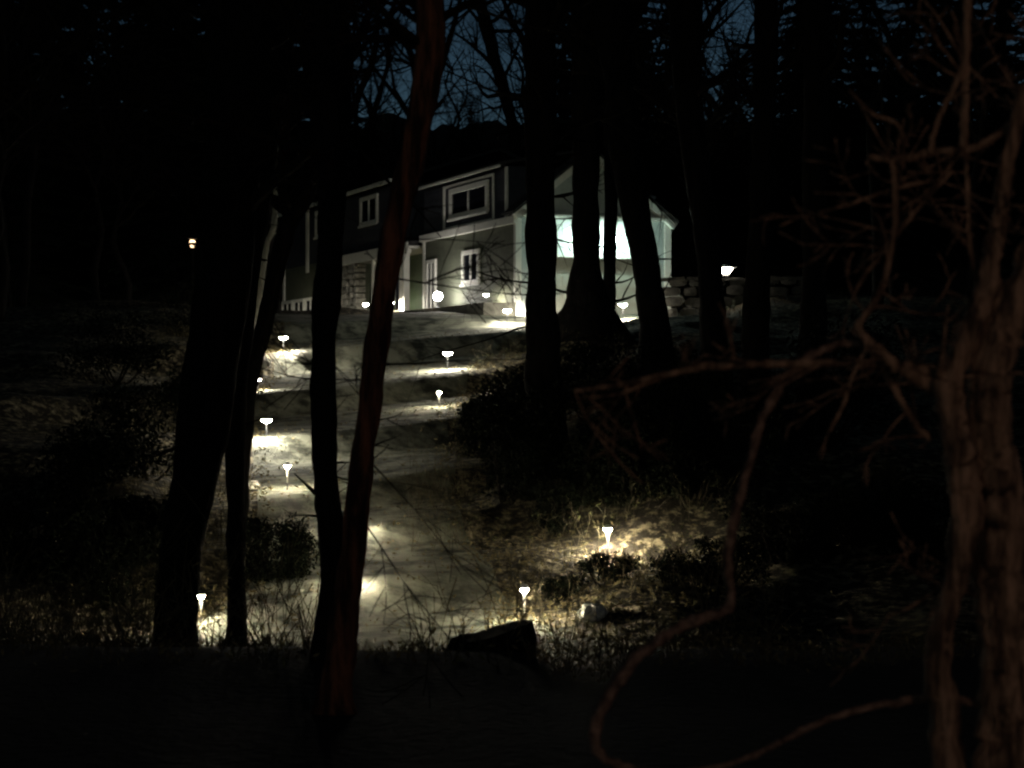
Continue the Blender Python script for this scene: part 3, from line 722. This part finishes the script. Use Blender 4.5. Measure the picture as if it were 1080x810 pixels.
pros_b=[bare_proto(100+i,15) for i in range(4)]; pros_c=[conifer_proto(200+i,20) for i in range(2)]
used=set()
def place(protos,i,px,Y,s,label,group):
    o=protos[i%len(protos)]
    if id(o) in used: o=copy_tree(o)
    else: used.add(id(o))
    x=(px-CX)/F*Y; o.location=(x,Y,G(x,Y)-.1); o.scale=(s,s,s); o.rotation_euler=(0,0,(i*2.399)%6.28); o['label']=label; o['group']=group
    return o
rd=random.Random(5)
i=0
for k in range(26):     # bare trees over the ridge and around the sky patch
    px=350+k*23+rd.uniform(-9,9); Y=rd.uniform(92,125); s=rd.uniform(.85,1.35)
    if 385<px<545: s*=rd.choice([.62,.8,1.0]); 
    place(pros_b,i,px,Y,s,'bare leafless tree standing on the dark ridge behind the house','bare trees behind the house'); i+=1
for k in range(18):
    px=rd.choice([rd.uniform(-60,330),rd.uniform(700,1150)]); Y=rd.uniform(40,80)
    place(pros_b,i,px,Y,rd.uniform(.8,1.2),'bare leafless tree deep in the dark woods beside the house','bare trees deep in the woods'); i+=1
i=0
for k in range(13):
    px=-90+k*35+rd.uniform(-8,8); 
    if px>372: break
    place(pros_c,i,px,rd.uniform(86,112),rd.uniform(1.15,1.4),'tall black conifer left of the blue patch of sky','conifers left of the sky patch'); i+=1
for k in range(16):
    px=592+k*36+rd.uniform(-8,8); place(pros_c,i,px,rd.uniform(88,118),rd.uniform(.95,1.35) if not 690<px<830 else rd.uniform(.62,.85),'tall black conifer behind and right of the garage','conifers right of the sky patch'); i+=1
for k in range(5):
    px=345+k*50+rd.uniform(-6,6); place(pros_c,i,px,rd.uniform(105,125),rd.uniform(.35,.5),'low black conifer on the ridge under the blue patch of sky','low conifers on the ridge'); i+=1
# ------------------------------------------------------------------ sky, moonlight, near porch light, camera
w=bpy.data.worlds.new('World'); sc.world=w; w.use_nodes=True; nt=w.node_tree; bg=nt.nodes['Background']
sky=nt.nodes.new('ShaderNodeTexSky'); sky.sky_type='NISHITA'; sky.sun_disc=False; sky.sun_elevation=R(20); sky.sun_rotation=R(200)
mx=nt.nodes.new('ShaderNodeMix'); mx.data_type='RGBA'; mx.blend_type='MULTIPLY'; mx.inputs['Factor'].default_value=1
mx.inputs['B'].default_value=(.45,.66,.82,1)
nz=nt.nodes.new('ShaderNodeTexNoise'); nz.inputs['Scale'].default_value=9; nz.inputs['Detail'].default_value=4
tc=nt.nodes.new('ShaderNodeTexCoord'); nt.links.new(tc.outputs['Generated'],nz.inputs['Vector'])
mr=nt.nodes.new('ShaderNodeMapRange'); mr.inputs['From Min'].default_value=.3; mr.inputs['From Max'].default_value=.7; mr.inputs['To Min'].default_value=.0032; mr.inputs['To Max'].default_value=.012
nt.links.new(nz.outputs['Fac'],mr.inputs['Value'])
sp=nt.nodes.new('ShaderNodeSeparateXYZ'); nt.links.new(tc.outputs['Generated'],sp.inputs[0])
m2=nt.nodes.new('ShaderNodeMapRange'); m2.inputs['From Min'].default_value=.14; m2.inputs['From Max'].default_value=.36; m2.inputs['To Min'].default_value=1.5; m2.inputs['To Max'].default_value=.12
nt.links.new(sp.outputs['Z'],m2.inputs['Value'])
mm=nt.nodes.new('ShaderNodeMath'); mm.operation='MULTIPLY'; nt.links.new(mr.outputs['Result'],mm.inputs[0]); nt.links.new(m2.outputs['Result'],mm.inputs[1]); nt.links.new(mm.outputs[0],bg.inputs['Strength'])
nt.links.new(sky.outputs[0],mx.inputs['A']); nt.links.new(mx.outputs['Result'],bg.inputs['Color'])
sl=bpy.data.lights.new('moonlight','SUN'); sl.energy=.001; sl.angle=R(.5); sl.color=(.8,.9,1)
so=bpy.data.objects.new('moonlight',sl); C.objects.link(so); so.rotation_euler=(R(70),0,R(-20))
pl=bpy.data.lights.new('porch_light','POINT'); pl.energy=78; pl.color=(1,.64,.44); pl.shadow_soft_size=.12
po=bpy.data.objects.new('porch_light',pl); C.objects.link(po); po.location=(2.6,-1.0,.9)
cam=bpy.data.cameras.new('camera'); co=bpy.data.objects.new('camera',cam); C.objects.link(co)
co.location=(0,0,0); co.rotation_euler=(R(90),0,0); cam.sensor_width=36; cam.lens=36*F/1080
cam.shift_y=-(405-HY)/1080; cam.clip_end=2000; cam.clip_start=.05
cam.dof.use_dof=True; cam.dof.focus_distance=22; cam.dof.aperture_fstop=4
sc.camera=co
sc.view_settings.view_transform='Standard'; sc.view_settings.look='None'; sc.view_settings.exposure=0; sc.view_settings.gamma=1
sc.cycles.use_denoising=True
sc.cycles.filter_width=2.3 if hasattr(sc.cycles,'filter_width') else 1.5
sc.cycles.max_bounces=5; sc.cycles.diffuse_bounces=3
sc.cycles.sample_clamp_indirect=3
